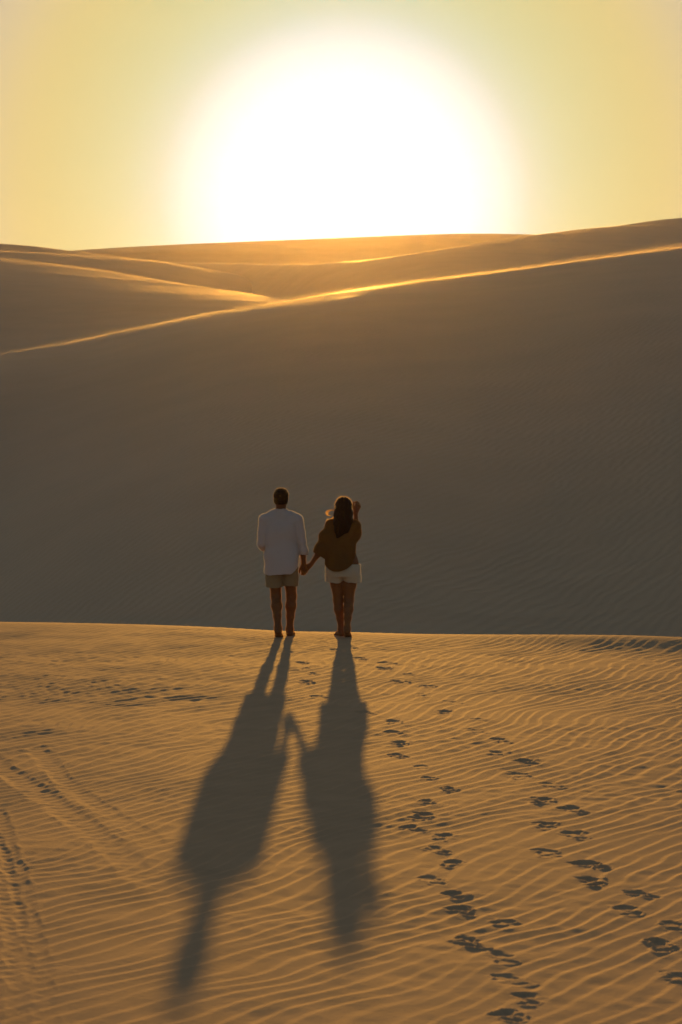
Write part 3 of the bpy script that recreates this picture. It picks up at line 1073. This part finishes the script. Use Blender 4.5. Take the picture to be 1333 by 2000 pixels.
    V, Q = t.surface(lambda x, y, z: np.minimum(z - (.655 + .028 * np.exp(-((x - .0) / .035) ** 2) + .006 * np.sin(26 * x) + .008 * np.abs(x) / .2), .885 + .05 * np.abs(np.minimum(x, 0)) - z))
    so = mesh_obj("shorts", V, Q, m_denim, body)
    mesh_obj("loose_fibres", *fuzz(V, Q, 22000, .008, .0010, 2), m_fuzz, so)
    relax(so, 4, .5); solid(so, .005)
    rng = np.random.default_rng(9)
    # long hair
    g = Sdf((-.20, -.28, 1.10), (.20, .16, 1.76), .0048)
    g.ball((.004, -.006, 1.588), (.093, .106, .104), .02)
    g.chain([((.004, -.035, 1.58), .100), ((.002, -.060, 1.50), .100), ((.0, -.085, 1.42), .098), ((-.014, -.112, 1.345), .080), ((-.040, -.125, 1.28), .052), ((-.066, -.130, 1.225), .020)], .03, .75)
    g.chain([((-.055, -.06, 1.50), .05), ((-.062, -.095, 1.40), .046), ((-.070, -.115, 1.31), .030)], .03)
    g.chain([((.060, -.05, 1.50), .05), ((.064, -.085, 1.41), .042), ((.040, -.120, 1.30), .030)], .03)
    q = rng.uniform(0, 6.28, 6)
    g.ripple(lambda x, y, z: .0030 * np.sin(75 * x + 8 * np.sin(9 * z + q[0]) + q[1]) * np.clip((1.62 - z) * 5, .2, 1) + .0014 * np.sin(170 * x + 20 * y + 10 * np.sin(8 * z + q[2])))
    face = lambda x, y, z: np.where((y > .045) & (z < 1.64), .045 - y, 1.)
    V, Q = g.surface(face)
    parts = [(V, Q)]
    for _ in range(330):                           # loose strands over the fall of hair
        x0 = rng.uniform(-.088, .090)
        u = x0 / .09
        top = np.array([.004 + x0 * .75, rng.uniform(-.09, .01), 1.640 - .05 * u * u])
        end = np.array([-.055 + x0 * rng.uniform(.3, .8), -.145 + .04 * abs(u), rng.uniform(1.20, 1.36) + .10 * abs(u)])
        mid1 = np.array([.004 + x0 * 1.14, -.105 + .06 * u * u, 1.555])
        mid2 = np.array([-.006 + x0 * 1.10, -.148 + .06 * u * u, 1.42])
        P = bezier([top, mid1, mid2, end], 12) + rng.normal(0, .0035, 3)
        P[:, 0] += .004 * np.sin(np.linspace(0, 7, 12) + rng.uniform(0, 6))
        parts.append(tube(P, np.linspace(.0017, .0007, 12), 3))
    hr = mesh_obj("hair", *merge(parts), m_hair2, body)
    parts = []
    for _ in range(620):                           # short flyaways round the crown
        a = rng.uniform(-.35, math.pi + .35)
        n_ = np.array([math.cos(a), rng.uniform(-.35, .25), math.sin(a)])
        p0 = np.array([.004, -.010, 1.588]) + n_ * (.090, .10, .101)
        e = p0 + n_ * rng.uniform(.006, .018) + rng.normal(0, .007, 3)
        parts.append(ribbon(bezier([p0, (p0 + e) / 2 + rng.normal(0, .003, 3), e], 5), np.linspace(.0022, .0008, 5)))
    for sg in (-1, 1):                             # and down both sides
        for _ in range(170):
            z0 = rng.uniform(1.38, 1.60)
            p0 = np.array([.004 + sg * rng.uniform(.088, .096), rng.uniform(-.09, -.02), z0])
            e = p0 + (sg * rng.uniform(.0, .014), rng.normal(0, .006), -rng.uniform(.02, .07))
            parts.append(ribbon(bezier([p0, (p0 + e) / 2 + (sg * .006, 0, 0), e], 6), np.linspace(.0022, .0008, 6)))
    # locks lifted by the wind on the left: a curl above a loose sheaf
    for _ in range(34):
        j = rng.normal(0, .0028, 3)
        w_ = rng.uniform(.95, 1.08)
        curl_ = [(-.085, -.02, 1.516), (-.115, -.02, 1.531), (-.156 * w_, -.02, 1.533), (-.190 * w_, -.02, 1.514), (-.194 * w_, -.02, 1.484), (-.170, -.02, 1.466), (-.140, -.02, 1.474)]
        P = bezier(np.array(curl_) + j, 22) + rng.normal(0, .0010, (22, 3))
        n_ = rng.integers(12, 23)
        parts.append(ribbon(P[:n_], np.linspace(.0026, .0009, n_)))
    for _ in range(60):
        j = rng.normal(0, .007, 3)
        f_ = rng.uniform(.55, 1.1)
        loose = [(-.075, -.03, 1.505), (-.098, -.03, 1.455), (-.112 - .02 * f_, -.03, 1.422), (-.150 * f_ - .02, -.03, 1.405 + rng.normal(0, .006)), (-.195 * f_, -.03, 1.418 + rng.normal(0, .010))]
        P = bezier(np.array(loose) + j, 16)
        parts.append(ribbon(P, np.linspace(.0032, .0010, 16)))
    for _ in range(60):                            # right edge by the shoulder
        j = rng.normal(0, .005, 3)
        P = bezier(np.array([(.090, -.02, 1.50), (.098, -.03, 1.44), (.106, -.03, 1.405), (.114, -.03, 1.39)]) + j, 10)
        parts.append(ribbon(P, np.linspace(.0030, .0010, 10)))
    mesh_obj("flyaway_hair", *merge(parts), m_wisp, hr)
    return body


mx_, my_ = on_ground(549.6, 1243)
wx_, wy_ = on_ground(670.8, 1243)
def mark_stuff(o):
    for c in o.children:
        if c.name.split('.')[0] in ('flyaway_hair', 'loose_fibres', 'body_hair'):
            c['kind'] = 'stuff'
        mark_stuff(c)


man = build_man()
man.location = (mx_, my_, ground_z(mx_, my_) - .010)
man["label"] = "barefoot man seen from behind in a loose white shirt and khaki shorts"
man["category"] = "man"
woman = build_woman()
woman.location = (wx_, wy_, ground_z(wx_, wy_) - .010)
woman["label"] = "long haired woman in brown blouse and cream shorts, one hand raised beside her head"
woman["category"] = "woman"
mark_stuff(man)
mark_stuff(woman)


# ------------------------------------------------------------------ dusty air
def build_haze():
    x0, x1, y0, y1, z0, z1 = -1500, 1500, -80, 1560, -11, 56
    v = [(x, y, z) for z in (z0, z1) for y in (y0, y1) for x in (x0, x1)]
    f = [(0, 2, 3, 1), (4, 5, 7, 6), (0, 1, 5, 4), (2, 6, 7, 3), (0, 4, 6, 2), (1, 3, 7, 5)]
    m = bpy.data.materials.new("dusty_air")
    m.use_nodes = True
    t = m.node_tree
    t.nodes.clear()
    o_ = t.nodes.new('ShaderNodeOutputMaterial')
    p = t.nodes.new('ShaderNodeVolumePrincipled')
    p.inputs['Color'].default_value = (.95, .87, .85, 1)
    p.inputs['Density'].default_value = HAZE
    p.inputs['Anisotropy'].default_value = .92
    t.links.new(p.outputs[0], o_.inputs['Volume'])
    o = mesh_obj("haze", v, f, m, smooth=False)
    o["kind"] = "stuff"


HAZE = .0000265
build_haze()
